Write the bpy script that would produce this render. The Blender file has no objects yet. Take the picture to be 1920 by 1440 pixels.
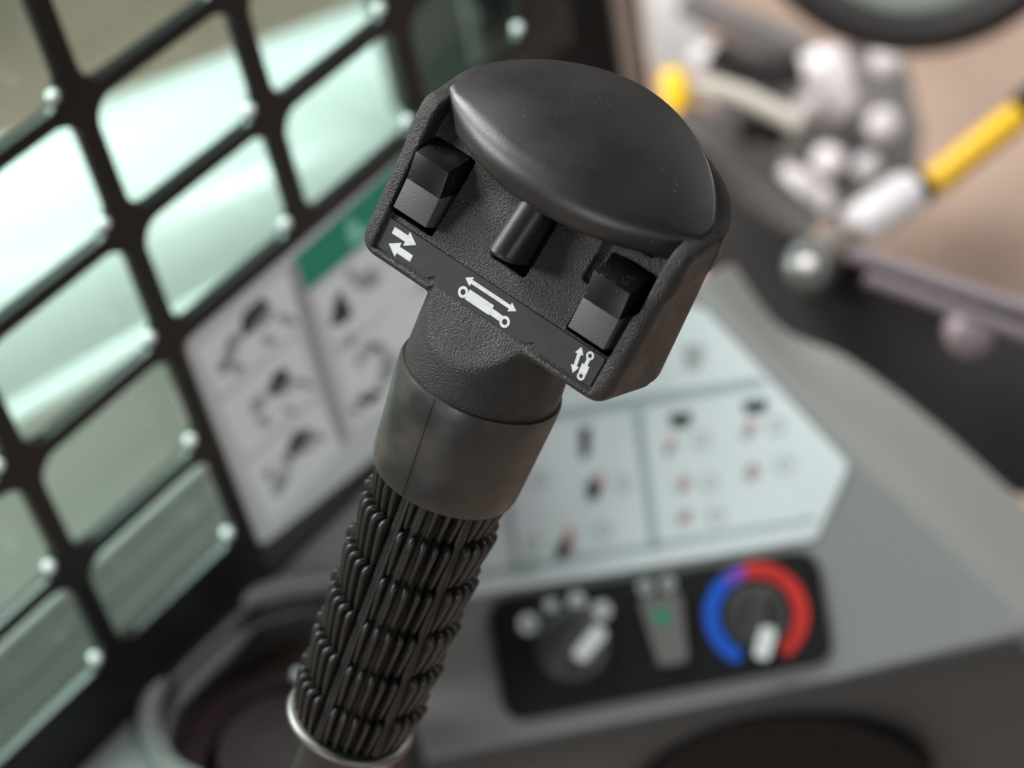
import bpy, bmesh, math, random
import numpy as np
from mathutils import Vector, Matrix
random.seed(7)

# ------------------------------------------------------------------ camera, world, lights
S = bpy.context.scene
F = 3470.0                                   # focal length in pixels of a 1920 px wide picture
fw = np.array([.6093, -.6089, .5079]); fw /= np.linalg.norm(fw)
dn = np.array([.1643, .7236, .6704]); dn -= fw * (fw @ dn); dn /= np.linalg.norm(dn)
rt = np.cross(dn, fw)
R = np.array([rt, fw, -dn])                  # lens axes (x right, y down, z ahead) to world axes
EYE = np.array([0, 0, 1.5])
cam_d = bpy.data.cameras.new("camera")
cam = bpy.data.objects.new("camera", cam_d)
S.collection.objects.link(cam)
cam_d.sensor_width = 36; cam_d.lens = F / 1920 * 36
cam_d.clip_start = .02; cam_d.clip_end = 200
cam_d.dof.use_dof = True; cam_d.dof.focus_distance = .417; cam_d.dof.aperture_fstop = 8.2
M = Matrix.Identity(4)
for i in range(3):
    M[i][0], M[i][1], M[i][2], M[i][3] = R[i][0], -R[i][1], -R[i][2], EYE[i]
cam.matrix_world = M
S.camera = cam

wd = bpy.data.worlds.new("World"); S.world = wd; wd.use_nodes = True
bg = wd.node_tree.nodes["Background"]
bg.inputs[0].default_value = (.92, .96, 1.0, 1); bg.inputs[1].default_value = .15
S.view_settings.view_transform = 'Standard'; S.view_settings.look = 'None'
S.view_settings.exposure = 0; S.view_settings.gamma = 1

def area(name, loc, target, sx, sy, power, col):
    d = bpy.data.lights.new(name, 'AREA'); d.shape = 'RECTANGLE'; d.size = sx; d.size_y = sy
    d.energy = power; d.color = col
    o = bpy.data.objects.new(name, d); S.collection.objects.link(o)
    o.location = loc
    o.rotation_euler = (Vector(target) - Vector(loc)).to_track_quat('-Z', 'Y').to_euler()
    return o
area("hall_light_overhead", (-1.2, .42, 2.35), (-1.0, .42, 1.2), .7, 1.1, 88, (1, .99, .97))
area("hall_light_ahead", (1.2, 4.4, 3.8), (.3, 1.4, .4), 1.6, 1.6, 80, (1, .96, .92))
area("fill_light_valves", (-.15, 2.0, 1.5), (-.84, 1.33, .35), .22, .22, 5, (1, .97, .97))  # added fill lamp close to the valve block, for its highlights
area("hall_light_left", (-2.0, -.80, 2.25), (-.35, .25, 1.15), .5, .5, 56, (1, .96, .97))
area("fill_light_rear", (.1, -2.5, 1.85), (-.5, .25, 1.1), .9, .7, 25, (.93, .99, 1))  # added fill from behind for the head's face and the arm's side
area("fill_light_right", (2.6, -.4, 2.3), (-.4, .35, 1.1), 1.4, 1.4, 38, (.92, .98, 1))  # added fill from the right for the pictogram label on the wall

# ------------------------------------------------------------------ helpers
def ray(p): return np.array([(p[0] - 960) / F, (p[1] - 720) / F, 1.0])
def world(c): return R @ c + EYE
def at(p, depth): return world(ray(p) * depth)
class Plane:
    """a flat real surface: origin, two axes along it and its normal, all in world metres"""
    def __init__(s, o, x, n):
        s.o = np.array(o, float); s.n = np.array(n, float) / np.linalg.norm(n)
        x = np.array(x, float); x -= s.n * (x @ s.n); s.x = x / np.linalg.norm(x); s.y = np.cross(s.n, s.x)
    def hit(s, p):
        r = R @ ray(p); t = ((s.o - EYE) @ s.n) / (r @ s.n); v = EYE + r * t - s.o
        return np.array([v @ s.x, v @ s.y])
    def xyz(s, q, h=0): return s.o + s.x * q[0] + s.y * q[1] + s.n * h
    def mat(s, h=0):
        m = Matrix.Identity(4); o = s.o + s.n * h
        for i in range(3): m[i][0], m[i][1], m[i][2], m[i][3] = s.x[i], s.y[i], s.n[i], o[i]
        return m

def link(name, me, mat=None, parent=None, mw=None, smooth=False):
    o = bpy.data.objects.new(name, me); S.collection.objects.link(o)
    if mat is not None and not me.materials: me.materials.append(mat)
    if smooth:
        me.polygons.foreach_set("use_smooth", [True] * len(me.polygons))
    if parent is not None:
        o.parent = parent
        if mw is not None: o.matrix_local = PW[parent.name].inverted() @ mw
        PW[o.name] = mw if mw is not None else PW[parent.name]
    else:
        if mw is not None: o.matrix_world = mw
        PW[o.name] = mw if mw is not None else Matrix.Identity(4)
    return o
PW = {}
def empty(name, mw):
    o = bpy.data.objects.new(name, None); S.collection.objects.link(o); o.empty_display_size = .02
    o.matrix_world = mw; PW[o.name] = mw; return o
def tag(o, label, cat, group=None, kind=None):
    if label: o['label'] = label
    if cat: o['category'] = cat
    if group: o['group'] = group
    if kind: o['kind'] = kind
    return o
def from_bm(bm, name):
    me = bpy.data.meshes.new(name); bm.normal_update(); bm.to_mesh(me); bm.free(); return me

def fillet(pts, rad, seg=6):
    """round the corners of a 2-D outline; rad is one number or one per corner"""
    out = []; n = len(pts)
    for i in range(n):
        r = rad[i] if hasattr(rad, '__len__') else rad
        p = np.array(pts[i], float); a = np.array(pts[i - 1], float); b = np.array(pts[(i + 1) % n], float)
        u = a - p; v = b - p; lu, lv = np.linalg.norm(u), np.linalg.norm(v); u /= lu; v /= lv
        ang = math.acos(max(-1, min(1, u @ v)))
        if r <= 0 or ang > 3.1: out.append(tuple(p)); continue
        d = min(r / math.tan(ang / 2), lu * .49, lv * .49); rr = d * math.tan(ang / 2)
        c = p + (u + v) / np.linalg.norm(u + v) * (rr / math.sin(ang / 2))
        s, e = p + u * d - c, p + v * d - c
        a0 = math.atan2(s[1], s[0]); da = math.atan2(s[0] * e[1] - s[1] * e[0], s @ e)
        for k in range(seg + 1):
            t = a0 + da * k / seg; out.append((c[0] + rr * math.cos(t), c[1] + rr * math.sin(t)))
    return out

def prism(pts, z0, z1, bev=0, seg=3, name="prism"):
    """outline extruded from z0 to z1 with its top edge rounded"""
    bm = bmesh.new()
    ar = sum(pts[i - 1][0] * pts[i][1] - pts[i][0] * pts[i - 1][1] for i in range(len(pts)))
    if ar < 0: pts = pts[::-1]
    lo = [bm.verts.new((x, y, z0)) for x, y in pts]; hi = [bm.verts.new((x, y, z1)) for x, y in pts]
    n = len(pts)
    bm.faces.new(lo[::-1]); top = bm.faces.new(hi)
    for i in range(n): bm.faces.new((lo[i], lo[(i + 1) % n], hi[(i + 1) % n], hi[i]))
    if bev > 0:
        bmesh.ops.bevel(bm, geom=list(top.edges), offset=bev, segments=seg, profile=.5, affect='EDGES', clamp_overlap=True)
    return from_bm(bm, name)

def smooth_by_angle(o, ang=40):
    me = o.data
    me.polygons.foreach_set("use_smooth", [True] * len(me.polygons))
    bm = bmesh.new(); bm.from_mesh(me); lim = math.radians(ang)
    for e in bm.edges: e.smooth = not (len(e.link_faces) == 2 and e.calc_face_angle(0) > lim)
    bm.to_mesh(me); bm.free(); return o

def lathe(prof, seg=48, name="lathe", closed=False):
    """(radius, height) profile turned about Z"""
    bm = bmesh.new(); rings = []
    for r, z in prof:
        if r < 1e-6: rings.append([bm.verts.new((0, 0, z))])
        else: rings.append([bm.verts.new((r * math.cos(2 * math.pi * k / seg), r * math.sin(2 * math.pi * k / seg), z)) for k in range(seg)])
    pr = list(zip(rings, rings[1:])) + ([(rings[-1], rings[0])] if closed else [])
    for A, Bq in pr:
        for k in range(seg):
            k2 = (k + 1) % seg
            if len(A) == 1 and len(Bq) == 1: continue
            if len(A) == 1: bm.faces.new((A[0], Bq[k2], Bq[k]))
            elif len(Bq) == 1: bm.faces.new((A[k], A[k2], Bq[0]))
            else: bm.faces.new((A[k], A[k2], Bq[k2], Bq[k]))
    bmesh.ops.recalc_face_normals(bm, faces=bm.faces)
    return from_bm(bm, name)

def tube(pts, rad, seg=16, name="tube", cap=True):
    """round bar along world points, radius constant or per point"""
    bm = bmesh.new(); P = [Vector(p) for p in pts]; rings = []; up = None
    for i, p in enumerate(P):
        t = (P[min(i + 1, len(P) - 1)] - P[max(i - 1, 0)]).normalized()
        if up is None: up = t.orthogonal().normalized()
        up = (up - t * up.dot(t)).normalized(); sd = t.cross(up)
        r = rad[i] if hasattr(rad, '__len__') else rad
        rings.append([bm.verts.new(p + (up * math.cos(2 * math.pi * k / seg) + sd * math.sin(2 * math.pi * k / seg)) * r) for k in range(seg)])
    for A, Bq in zip(rings, rings[1:]):
        for k in range(seg): bm.faces.new((A[k], A[(k + 1) % seg], Bq[(k + 1) % seg], Bq[k]))
    if cap: bm.faces.new(rings[0][::-1]); bm.faces.new(rings[-1])
    bmesh.ops.recalc_face_normals(bm, faces=bm.faces)
    return from_bm(bm, name)

def axis_mat(o, z):
    z = Vector(z).normalized(); x = z.orthogonal().normalized(); y = z.cross(x)
    m = Matrix.Identity(4)
    for i in range(3): m[i][0], m[i][1], m[i][2], m[i][3] = x[i], y[i], z[i], o[i]
    return m

# ------------------------------------------------------------------ materials
def mat(name, col, rough=.5, metal=0, spec=.5, bump=None, vary=None, coat=0, speck=None, rvar=None):
    """bump = list of (kind, scale, distance); vary = (scale, second colour, amount); speck = (scale, colour, threshold)"""
    m = bpy.data.materials.new(name); m.use_nodes = True; nt = m.node_tree; N = nt.nodes; L = nt.links
    b = N["Principled BSDF"]; b.inputs["Base Color"].default_value = (*col, 1)
    b.inputs["Roughness"].default_value = rough; b.inputs["Metallic"].default_value = metal
    b.inputs["Specular IOR Level"].default_value = spec; b.inputs["Coat Weight"].default_value = coat
    tc = N.new("ShaderNodeTexCoord").outputs["Object"]; colsock = None
    if vary:
        n = N.new("ShaderNodeTexNoise"); n.inputs["Scale"].default_value = vary[0]; n.inputs["Detail"].default_value = 6
        n.inputs["Roughness"].default_value = .62
        L.new(tc, n.inputs["Vector"])
        rp = N.new("ShaderNodeMapRange"); rp.inputs[1].default_value = .42; rp.inputs[2].default_value = .68
        rp.inputs[4].default_value = vary[2]; L.new(n.outputs["Fac"], rp.inputs[0])
        mx = N.new("ShaderNodeMix"); mx.data_type = 'RGBA'
        mx.inputs[6].default_value = (*col, 1); mx.inputs[7].default_value = (*vary[1], 1)
        L.new(rp.outputs[0], mx.inputs[0]); colsock = mx.outputs[2]
    if speck:
        n = N.new("ShaderNodeTexVoronoi"); n.inputs["Scale"].default_value = speck[0]; L.new(tc, n.inputs["Vector"])
        n2 = N.new("ShaderNodeTexNoise"); n2.inputs["Scale"].default_value = speck[0] * .13; L.new(tc, n2.inputs["Vector"])
        lt = N.new("ShaderNodeMath"); lt.operation = 'LESS_THAN'; lt.inputs[1].default_value = speck[2]; L.new(n.outputs["Distance"], lt.inputs[0])
        gt = N.new("ShaderNodeMath"); gt.operation = 'GREATER_THAN'; gt.inputs[1].default_value = .56; L.new(n2.outputs["Fac"], gt.inputs[0])
        mu = N.new("ShaderNodeMath"); mu.operation = 'MULTIPLY'; L.new(lt.outputs[0], mu.inputs[0]); L.new(gt.outputs[0], mu.inputs[1])
        mx = N.new("ShaderNodeMix"); mx.data_type = 'RGBA'; L.new(mu.outputs[0], mx.inputs[0])
        if colsock: L.new(colsock, mx.inputs[6])
        else: mx.inputs[6].default_value = (*col, 1)
        mx.inputs[7].default_value = (*speck[1], 1); colsock = mx.outputs[2]
    if colsock: L.new(colsock, b.inputs["Base Color"])
    if rvar:                                     # patches rubbed smoother or duller than the rest
        n = N.new("ShaderNodeTexNoise"); n.inputs["Scale"].default_value = rvar[0]; n.inputs["Detail"].default_value = 5
        L.new(tc, n.inputs["Vector"]); rp = N.new("ShaderNodeMapRange"); rp.inputs[1].default_value = .35; rp.inputs[2].default_value = .65
        rp.inputs[3].default_value = rvar[1]; rp.inputs[4].default_value = rvar[2]
        L.new(n.outputs["Fac"], rp.inputs[0]); L.new(rp.outputs[0], b.inputs["Roughness"])
    prev = None
    for kind, sc, dist in (bump or []):
        n = N.new("ShaderNodeTexVoronoi" if kind == 'v' else "ShaderNodeTexNoise"); n.inputs["Scale"].default_value = sc
        if kind == 'n': n.inputs["Detail"].default_value = 3
        else: n.feature = 'SMOOTH_F1'
        L.new(tc, n.inputs["Vector"])
        bp = N.new("ShaderNodeBump"); bp.inputs["Strength"].default_value = 1; bp.inputs["Distance"].default_value = dist
        L.new(n.outputs["Distance" if kind == 'v' else "Fac"], bp.inputs["Height"])
        if prev: L.new(prev, bp.inputs["Normal"])
        prev = bp.outputs[0]
    if prev: L.new(prev, b.inputs["Normal"])
    return m

GRAIN = mat("grained_black_plastic", (.0135, .013, .0125), .46, spec=.4, bump=[('n', 2400, .00045)], vary=(160, (.027, .025, .022), .8), rvar=(120, .40, .58))
SATIN = mat("satin_black_plastic", (.017, .0165, .016), .40, bump=[('n', 2900, .000045)], vary=(60, (.026, .0235, .021), .9), speck=(620, (.22, .2, .18), .085), rvar=(70, .36, .47))
FINE = mat("fine_grained_black_plastic", (.026, .025, .024), .5, bump=[('n', 2400, .0001)], vary=(90, (.036, .033, .031), .7))
STRIPM = mat("label_film", (.017, .017, .0168), .55, spec=.35, bump=[('n', 5000, .00003)], vary=(300, (.026, .0255, .024), .8))
WHITEP = mat("white_print", (.58, .6, .6), .6, vary=(700, (.47, .48, .48), .9))
ROCKA = mat("rocker_gloss", (.007, .007, .007), .36, spec=.22, bump=[('n', 3000, .00002)], speck=(1500, (.3, .28, .25), .13))
ROCKB = mat("rocker_matt", (.062, .063, .063), .62, bump=[('n', 1800, .0001)])
HOLE = mat("dark_recess", (.008, .008, .008), .7, speck=(1300, (.1, .09, .08), .1))
RUBBER = mat("sleeve_rubber", (.024, .0245, .023), .42, bump=[('n', 2600, .00002), ('n', 140, .00006)], vary=(85, (.05, .040, .030), 1.0), speck=(700, (.13, .12, .1), .07), rvar=(95, .34, .56))
GRIPM = mat("grip_rubber", (.0095, .0095, .0085), .44, bump=[('n', 2200, .00004)], vary=(150, (.022, .020, .0155), .9))
METAL = mat("bright_metal", (.2, .2, .19), .5, 1)
ZINC = mat("pale_zinc", (.9, .87, .86), .16, 1)
STEELB = mat("black_painted_steel", (.009, .0088, .0088), .3, spec=.35, bump=[('n', 300, .00004)])
DKFRAME = mat("dark_frame_paint", (.014, .0125, .0125), .5, spec=.3)
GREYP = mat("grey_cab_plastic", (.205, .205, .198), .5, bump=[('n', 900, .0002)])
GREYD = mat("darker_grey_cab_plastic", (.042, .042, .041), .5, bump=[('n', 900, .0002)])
DECALW = mat("white_decal_film", (.77, .80, .805), .45)
DECALR = mat("cool_white_decal_film", (.60, .63, .65), .5, vary=(9, (.67, .695, .71), .8))
BAND = mat("decal_band", (.33, .375, .385), .5)
GLINT = mat("corner_glint_white", (.9, .9, .9), .25)  # white that paints in the glints at the grille's hole corners
DECALG = mat("grey_decal_film", (.60, .62, .625), .5)
DLINE = mat("decal_grey_print", (.33, .34, .35), .5)
DDARK = mat("decal_dark_print", (.03, .032, .034), .5)
DRED = mat("decal_red_print", (.5, .29, .28), .5)
DGREEN = mat("decal_green_print", (.004, .25, .16), .45)
DGREENL = mat("decal_pale_green_print", (.25, .62, .48), .45)
PANELB = mat("panel_black", (.005, .005, .005), .55, spec=.2)
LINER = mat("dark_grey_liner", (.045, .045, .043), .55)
KNOB = mat("knob_black", (.04, .039, .036), .4)
BLUE = mat("blue_print", (.0, .08, .52), .5)
VIOLET = mat("violet_print", (.16, .06, .4), .5)
RED = mat("red_print", (.52, .02, .016), .5)
ICONW = mat("icon_white", (.62, .62, .62), .5)
LGREEN = mat("green_symbol", (.03, .2, .12), .5)
PURPLE = mat("worn_purple_brown_plastic", (.06, .038, .043), .85, spec=.15, vary=(40, (.08, .048, .056), .8))
YELLOW = mat("yellow_rubber", (.66, .385, .0), .5)
ARMW = mat("white_arm_paint", (.78, .79, .78), .3, coat=.5)
ARMS = mat("mid_grey_paint", (.30, .30, .29), .4)  # even mid grey for the cover plate
SILLM = mat("sill_paint", (.64, .61, .59), .4)
BEIGE = mat("beige_rod_paint", (.42, .40, .35), .4)
GREYK = mat("dark_grey_paint", (.075, .07, .068), .45)
PINKW = mat("fitting_and_glint_white", (.74, .69, .69), .35)
TAN = mat("tan_floor", (.46, .33, .26), .7, vary=(1.6, (.35, .25, .195), 1.0))
MAUVEL = mat("pale_mauve_paint", (.26, .21, .225), .4)
MAUVE = mat("mauve_painted_steel", (.14, .115, .125), .4)
GREYM = mat("grey_cast_metal", (.15, .14, .135), .4, .2)
GREYL = mat("pale_grey_paint_and_glint", (.56, .54, .55), .35)
BROWN = mat("brown_grey_post", (.13, .105, .09), .5)
DGR = mat("dark_green_grey", (.05, .06, .056), .4)
OLIVE = mat("pale_olive_lens_and_glint", (.24, .28, .24), .3)

GLASS = bpy.data.materials.new("green_tinted_glass"); GLASS.use_nodes = True
nt = GLASS.node_tree; nt.nodes.clear()
tr = nt.nodes.new("ShaderNodeBsdfTransparent"); tr.inputs[0].default_value = (.67, .79, .75, 1)
gl = nt.nodes.new("ShaderNodeBsdfGlossy"); gl.inputs["Roughness"].default_value = .02
mx = nt.nodes.new("ShaderNodeMixShader"); mx.inputs[0].default_value = .04
ou = nt.nodes.new("ShaderNodeOutputMaterial")
nt.links.new(tr.outputs[0], mx.inputs[1]); nt.links.new(gl.outputs[0], mx.inputs[2]); nt.links.new(mx.outputs[0], ou.inputs[0])

# ------------------------------------------------------------------ smooth solids from distance fields
def smax(x, y, k):
    h = np.clip(.5 + .5 * (x - y) / k, 0, 1); return y + (x - y) * h + k * h * (1 - h)
def smin(x, y, k): return -smax(-x, -y, k)

def solid(f, lo, hi, h, name):
    """surface-net mesh of f(x, y, z) < 0, snapped to the true surface, normals from the gradient (f in mm, mesh in m)"""
    ax = [np.arange(lo[i], hi[i] + h, h, dtype=np.float32) for i in range(3)]
    V = f(ax[0][:, None, None], ax[1][None, :, None], ax[2][None, None, :]).astype(np.float32)
    V = np.broadcast_to(V, (len(ax[0]), len(ax[1]), len(ax[2])))
    neg = V < 0; nx, ny, nz = (s - 1 for s in V.shape)
    cnt = np.zeros((nx, ny, nz), np.int8)
    for i in (0, 1):
        for j in (0, 1):
            for k in (0, 1): cnt += neg[i:nx + i, j:ny + j, k:nz + k]
    ci = np.argwhere((cnt > 0) & (cnt < 8))
    idx = np.full((nx, ny, nz), -1, np.int64); idx[ci[:, 0], ci[:, 1], ci[:, 2]] = np.arange(len(ci))
    acc = np.zeros((len(ci), 3)); num = np.zeros(len(ci))
    C8 = [(i, j, k) for i in (0, 1) for j in (0, 1) for k in (0, 1)]
    for p in C8:
        for d in range(3):
            if p[d]: continue
            q = list(p); q[d] = 1
            a = V[ci[:, 0] + p[0], ci[:, 1] + p[1], ci[:, 2] + p[2]]; b = V[ci[:, 0] + q[0], ci[:, 1] + q[1], ci[:, 2] + q[2]]
            m_ = (a < 0) != (b < 0); t = np.where(m_, a / np.where(m_, a - b, 1), 0)
            pos = np.array(p, float)[None, :].repeat(len(ci), 0); pos[:, d] += t
            acc += pos * m_[:, None]; num += m_
    vt = (ci + acc / num[:, None]) * h + np.array(lo)
    def g(v, e=.03):
        ev = lambda w: np.asarray(f(w[:, 0], w[:, 1], w[:, 2]), float)
        gr = np.stack([ev(v + np.eye(3)[d] * e) - ev(v - np.eye(3)[d] * e) for d in range(3)], 1) / (2 * e)
        return ev(v), gr
    for _ in range(3):
        d_, gr = g(vt); st = d_ / np.maximum((gr ** 2).sum(1), .3)
        vt = vt - np.clip(st, -.3, .3)[:, None] * gr
    _, gr = g(vt, .12); nr = gr / np.maximum(np.linalg.norm(gr, axis=1), 1e-6)[:, None]
    faces = []
    for d in range(3):
        s = [slice(1, nx), slice(1, ny), slice(1, nz)]; s[d] = slice(0, (nx, ny, nz)[d])
        s2 = list(s); s2[d] = slice(1, (nx, ny, nz)[d] + 1)
        A = neg[tuple(s)]; Bq = neg[tuple(s2)]
        e = np.argwhere(A != Bq); off = np.ones(3, int); off[d] = 0; e = e + off
        u, v = [(1, 2), (2, 0), (0, 1)][d]
        U = np.zeros(3, int); U[u] = 1; W_ = np.zeros(3, int); W_[v] = 1
        I = lambda c: idx[c[:, 0], c[:, 1], c[:, 2]]
        q = np.stack([I(e - U - W_), I(e - W_), I(e), I(e - U)], 1)
        fl = ~neg[e[:, 0], e[:, 1], e[:, 2]] if False else neg[e[:, 0], e[:, 1], e[:, 2]]
        q = np.where(fl[:, None], q, q[:, ::-1]); faces.append(q)
    faces = np.concatenate(faces); faces = faces[(faces >= 0).all(1)]
    # local frame is (a, -b, c): mirror y, so flip the winding
    vv = vt * [1e-3, -1e-3, 1e-3]; nn = nr * [1, -1, 1]; faces = faces[:, ::-1]
    me = bpy.data.meshes.new(name)
    me.vertices.add(len(vv)); me.vertices.foreach_set("co", vv.ravel())
    me.loops.add(faces.size); me.loops.foreach_set("vertex_index", faces.ravel().astype(np.int32))
    me.polygons.add(len(faces)); me.polygons.foreach_set("loop_start", np.arange(0, faces.size, 4, dtype=np.int32))
    me.polygons.foreach_set("use_smooth", np.ones(len(faces), bool))
    me.update(calc_edges=True); me.validate()
    if len(me.vertices) == len(nn): me.normals_split_custom_set_from_vertices(nn.tolist())
    return me

# ------------------------------------------------------------------ the joystick
# local frame in mm: a to the right of the head, b towards the operator, c up the stick
U_ = np.array([.32244319, -.8196711, -.4734656]); U_ /= np.linalg.norm(U_)
W_ = np.array([.76443565, .52047487, -.38045243]); W_ /= np.linalg.norm(W_)
M_ = np.cross(W_, U_)
O_ = ray((905.41694, 701.44627)) * .434
JW, JM_, JU, JO = R @ W_, R @ M_, R @ U_, world(O_)
JF = Matrix.Identity(4)
for i in range(3): JF[i][0], JF[i][1], JF[i][2], JF[i][3] = JW[i], -JM_[i], JU[i], JO[i]
BASE = JF @ Matrix.Translation((0, 0, -.172))
stick = tag(empty("joystick", BASE), "black joystick with ribbed rubber grip and rocker switch head, in the foreground", "joystick")
def J(a, b, c): return Vector((a * 1e-3, -b * 1e-3, c * 1e-3))

# --- head: moulded housing
def bfront(c): return 12.3 - .25 * (c - 19.6)
def bface(c): return 11.5 - .25 * (c - 19.6) - .16 * np.maximum(c - 25.5, 0)
def qs(b, c): return (c - 56 + .33 * b) / 1.053, (-b + .33 * (c - 56)) / 1.053
def boxd(x, y, z, hx, hy, hz, r=0):
    dx, dy, dz = np.abs(x) - hx + r, np.abs(y) - hy + r, np.abs(z) - hz + r
    return np.sqrt(np.maximum(dx, 0) ** 2 + np.maximum(dy, 0) ** 2 + np.maximum(dz, 0) ** 2) + np.minimum(np.maximum(np.maximum(dx, dy), dz), 0) - r
FT = math.atan(.41); CF, SF = math.cos(FT), math.sin(FT)
def facebox(a, b, c, a0, c0, ha, hv, n0, n1, r):
    """box on the sloping face: centre a0, height c0, half sizes ha, hv, from n0 to n1 along the face normal"""
    b0 = 12.86 - 1.0 - .41 * (c0 - 19.6)
    v = (c - c0) * CF - (b - b0) * SF; n = (b - b0) * CF + (c - c0) * SF
    return boxd(a - a0, v, n - (n0 + n1) / 2, ha, hv, (n1 - n0) / 2, r)

def f_body(a, b, c):
    q, s = qs(b, c)
    hw = 36.5 + .03 * np.clip(c - 19, 0, 30)
    bk = np.where(b < -8, (np.sqrt((a / hw) ** 2 + (np.minimum(b + 8, 0) / 23) ** 2 + 1e-9) - 1) * 22, np.abs(a) - hw)
    bot = (16.9 - c) - .1 * np.minimum(b - 12, 0) * -1.0
    low = smax(bk, bot, 5.2)
    # wider skirt under the cap
    a2 = a + .16 * np.maximum(s - 2, 0)
    dsk = (((a2 * a2 + 9) ** .5 / 40.6) ** 1.7 + (np.maximum(s - 2, 0) / 36.6) ** 1.7) ** (1 / 1.7) * 34 - 34
    sk = smax(smax(dsk, np.abs(q + 5) - 4.8, 3.2), np.abs(a) - (37.2 + .13 * np.clip(s, 0, 20)), 2.5)
    body = smin(low, sk, 2.5)
    body = smax(body, q + .25, 2.2)
    body = smax(body, (b - bfront(c) - .55) / 1.03, 3.0)
    # recessed face inside the raised rim
    rec = smax(smax(np.abs(a) - (32.0 + .02 * np.clip(c - 20, 0, 40)), 19.3 - c, .4), -(b - bface(c)) / 1.08, .5)
    body = smax(body, -rec, 1.1)
    # the rim stops either side of the neck
    fac = (b - 11.6 - .68 * (19.4 - c)) / 1.21
    gap = smax(smax(np.abs(a) - 13.6 - .5 * np.clip(19.4 - c, -2, 4), c - 20.2, .6), -fac, .3)
    body = smax(body, -gap, .7)
    neck = np.sqrt(a ** 2 + b ** 2 + 1e-9) - (19.2 - .04 * np.clip(c, 0, 30))
    neck = smax(smax(neck, c - 30, 1), -7.5 - c, .5)
    neck = smax(neck, fac, .9); neck = np.where(c > 19.3, smax(neck, (b - bface(c)) / 1.08, .5), neck)
    body = smin(body, neck, 1.0)
    # pockets for the two rockers and the slider
    for a0, c0 in ((-26.3, 36.9), (25.8, 36.1)): body = smax(body, -facebox(a, b, c, a0, c0, 6.15, 9.9, -9, 9, .6), .35)
    body = smax(body, -facebox(a, b, c, 0, 38.6, 4.9, 8.2, -5, 7, .8), .5)
    # shallow step beside the right rocker and the small screw well under the cap
    body = smax(body, -facebox(a, b, c, 25.2, 46.0, 8.2, 9.5, -.7, 7, 1.0), .8)
    body = smax(body, -(np.sqrt((a - 26.4) ** 2 + ((c - 50.4) * 1.1) ** 2 + 1e-9) - 2.7), .5)
    return body
head = link("head_housing", solid(f_body, (-43, -48, -9), (43, 21, 72), .46, "head_housing"), GRAIN, stick, JF)

def f_cap(a, b, c):
    q, s = qs(b, c)
    fr = -10.6 + 10.5 * np.abs(a / 33.0) ** 2.2
    front = (fr - s) / np.sqrt(1 + (10.5 * 2.2 / 33 * np.abs(a / 33) ** 1.2) ** 2)
    a2 = a + .16 * np.maximum(s - 2, 0)
    back = smax((((a2 * a2 + 6) ** .5 / 38) ** 1.7 + (np.maximum(s - 2, 0) / 33.2) ** 1.7) ** (1 / 1.7) * 33 - 33, np.abs(a) - 35.8, .8)
    top = q - .4 - 5.4 * (1 - (a / 37) ** 2 - ((s - 13) / 29) ** 2)
    top = top + .045 * np.clip(4 - s, 0, 20) ** 1.5 * .25
    und = -7.2 - q + .1 * s
    d = smax(smax(top, und, 3.2), front, 4.6 * np.clip(1.05 - np.abs(a / 36) ** 4, .4, 1))
    d = smax(d, back, .8)
    # second, smaller lip tucked under the first
    inn = smax(smax((fr + 5.5 - s), np.abs(q + 8) - 3.2, 1.5), smax(back + 1.5, np.abs(a) - 24, 1.5), 1)
    return smin(d, inn, .5)
cap = link("thumb_rest_cap", solid(f_cap, (-40, -40, 36), (40, 24, 74), .46, "thumb_rest_cap"), SATIN, stick, JF)

# --- printed strip under the switches
def sb(c): return bfront(c) - .45
def strip_mesh(outline, lift, thick, name, bev=0):
    bm = bmesh.new()
    hi = [bm.verts.new(J(a, sb(c) + lift, c)) for a, c in outline]; lo = [bm.verts.new(J(a, sb(c) + lift - thick, c)) for a, c in outline]
    n = len(outline); bm.faces.new(hi); bm.faces.new(lo[::-1])
    for i in range(n): bm.faces.new((hi[i], lo[i], lo[(i + 1) % n], hi[(i + 1) % n]))
    bmesh.ops.recalc_face_normals(bm, faces=bm.faces)
    return from_bm(bm, name)
strip = link("label_strip", strip_mesh([(-31.5, 26.7), (-31.3, 19.75), (-16.4, 19.75), (-14.6, 21.2), (-12.7, 19.6), (12.7, 19.6), (14.6, 21.2), (16.4, 19.75), (31.3, 19.75), (31.5, 26.7)], 0, .9, "label_strip"), STRIPM, stick, JF)
def arrow(p, q, w, hl, hw, double=False):
    p, q = np.array(p, float), np.array(q, float); L_ = np.linalg.norm(q - p); u = (q - p) / L_; v = np.array([-u[1], u[0]])
    f = lambda x, y: tuple(p + u * x + v * y)
    if double: return [f(0, 0), f(hl, hw), f(hl, w), f(L_ - hl, w), f(L_ - hl, hw), f(L_, 0), f(L_ - hl, -hw), f(L_ - hl, -w), f(hl, -w), f(hl, -hw)]
    return [f(0, w), f(L_ - hl, w), f(L_ - hl, hw), f(L_, 0), f(L_ - hl, -hw), f(L_ - hl, -w), f(0, -w)]
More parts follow.
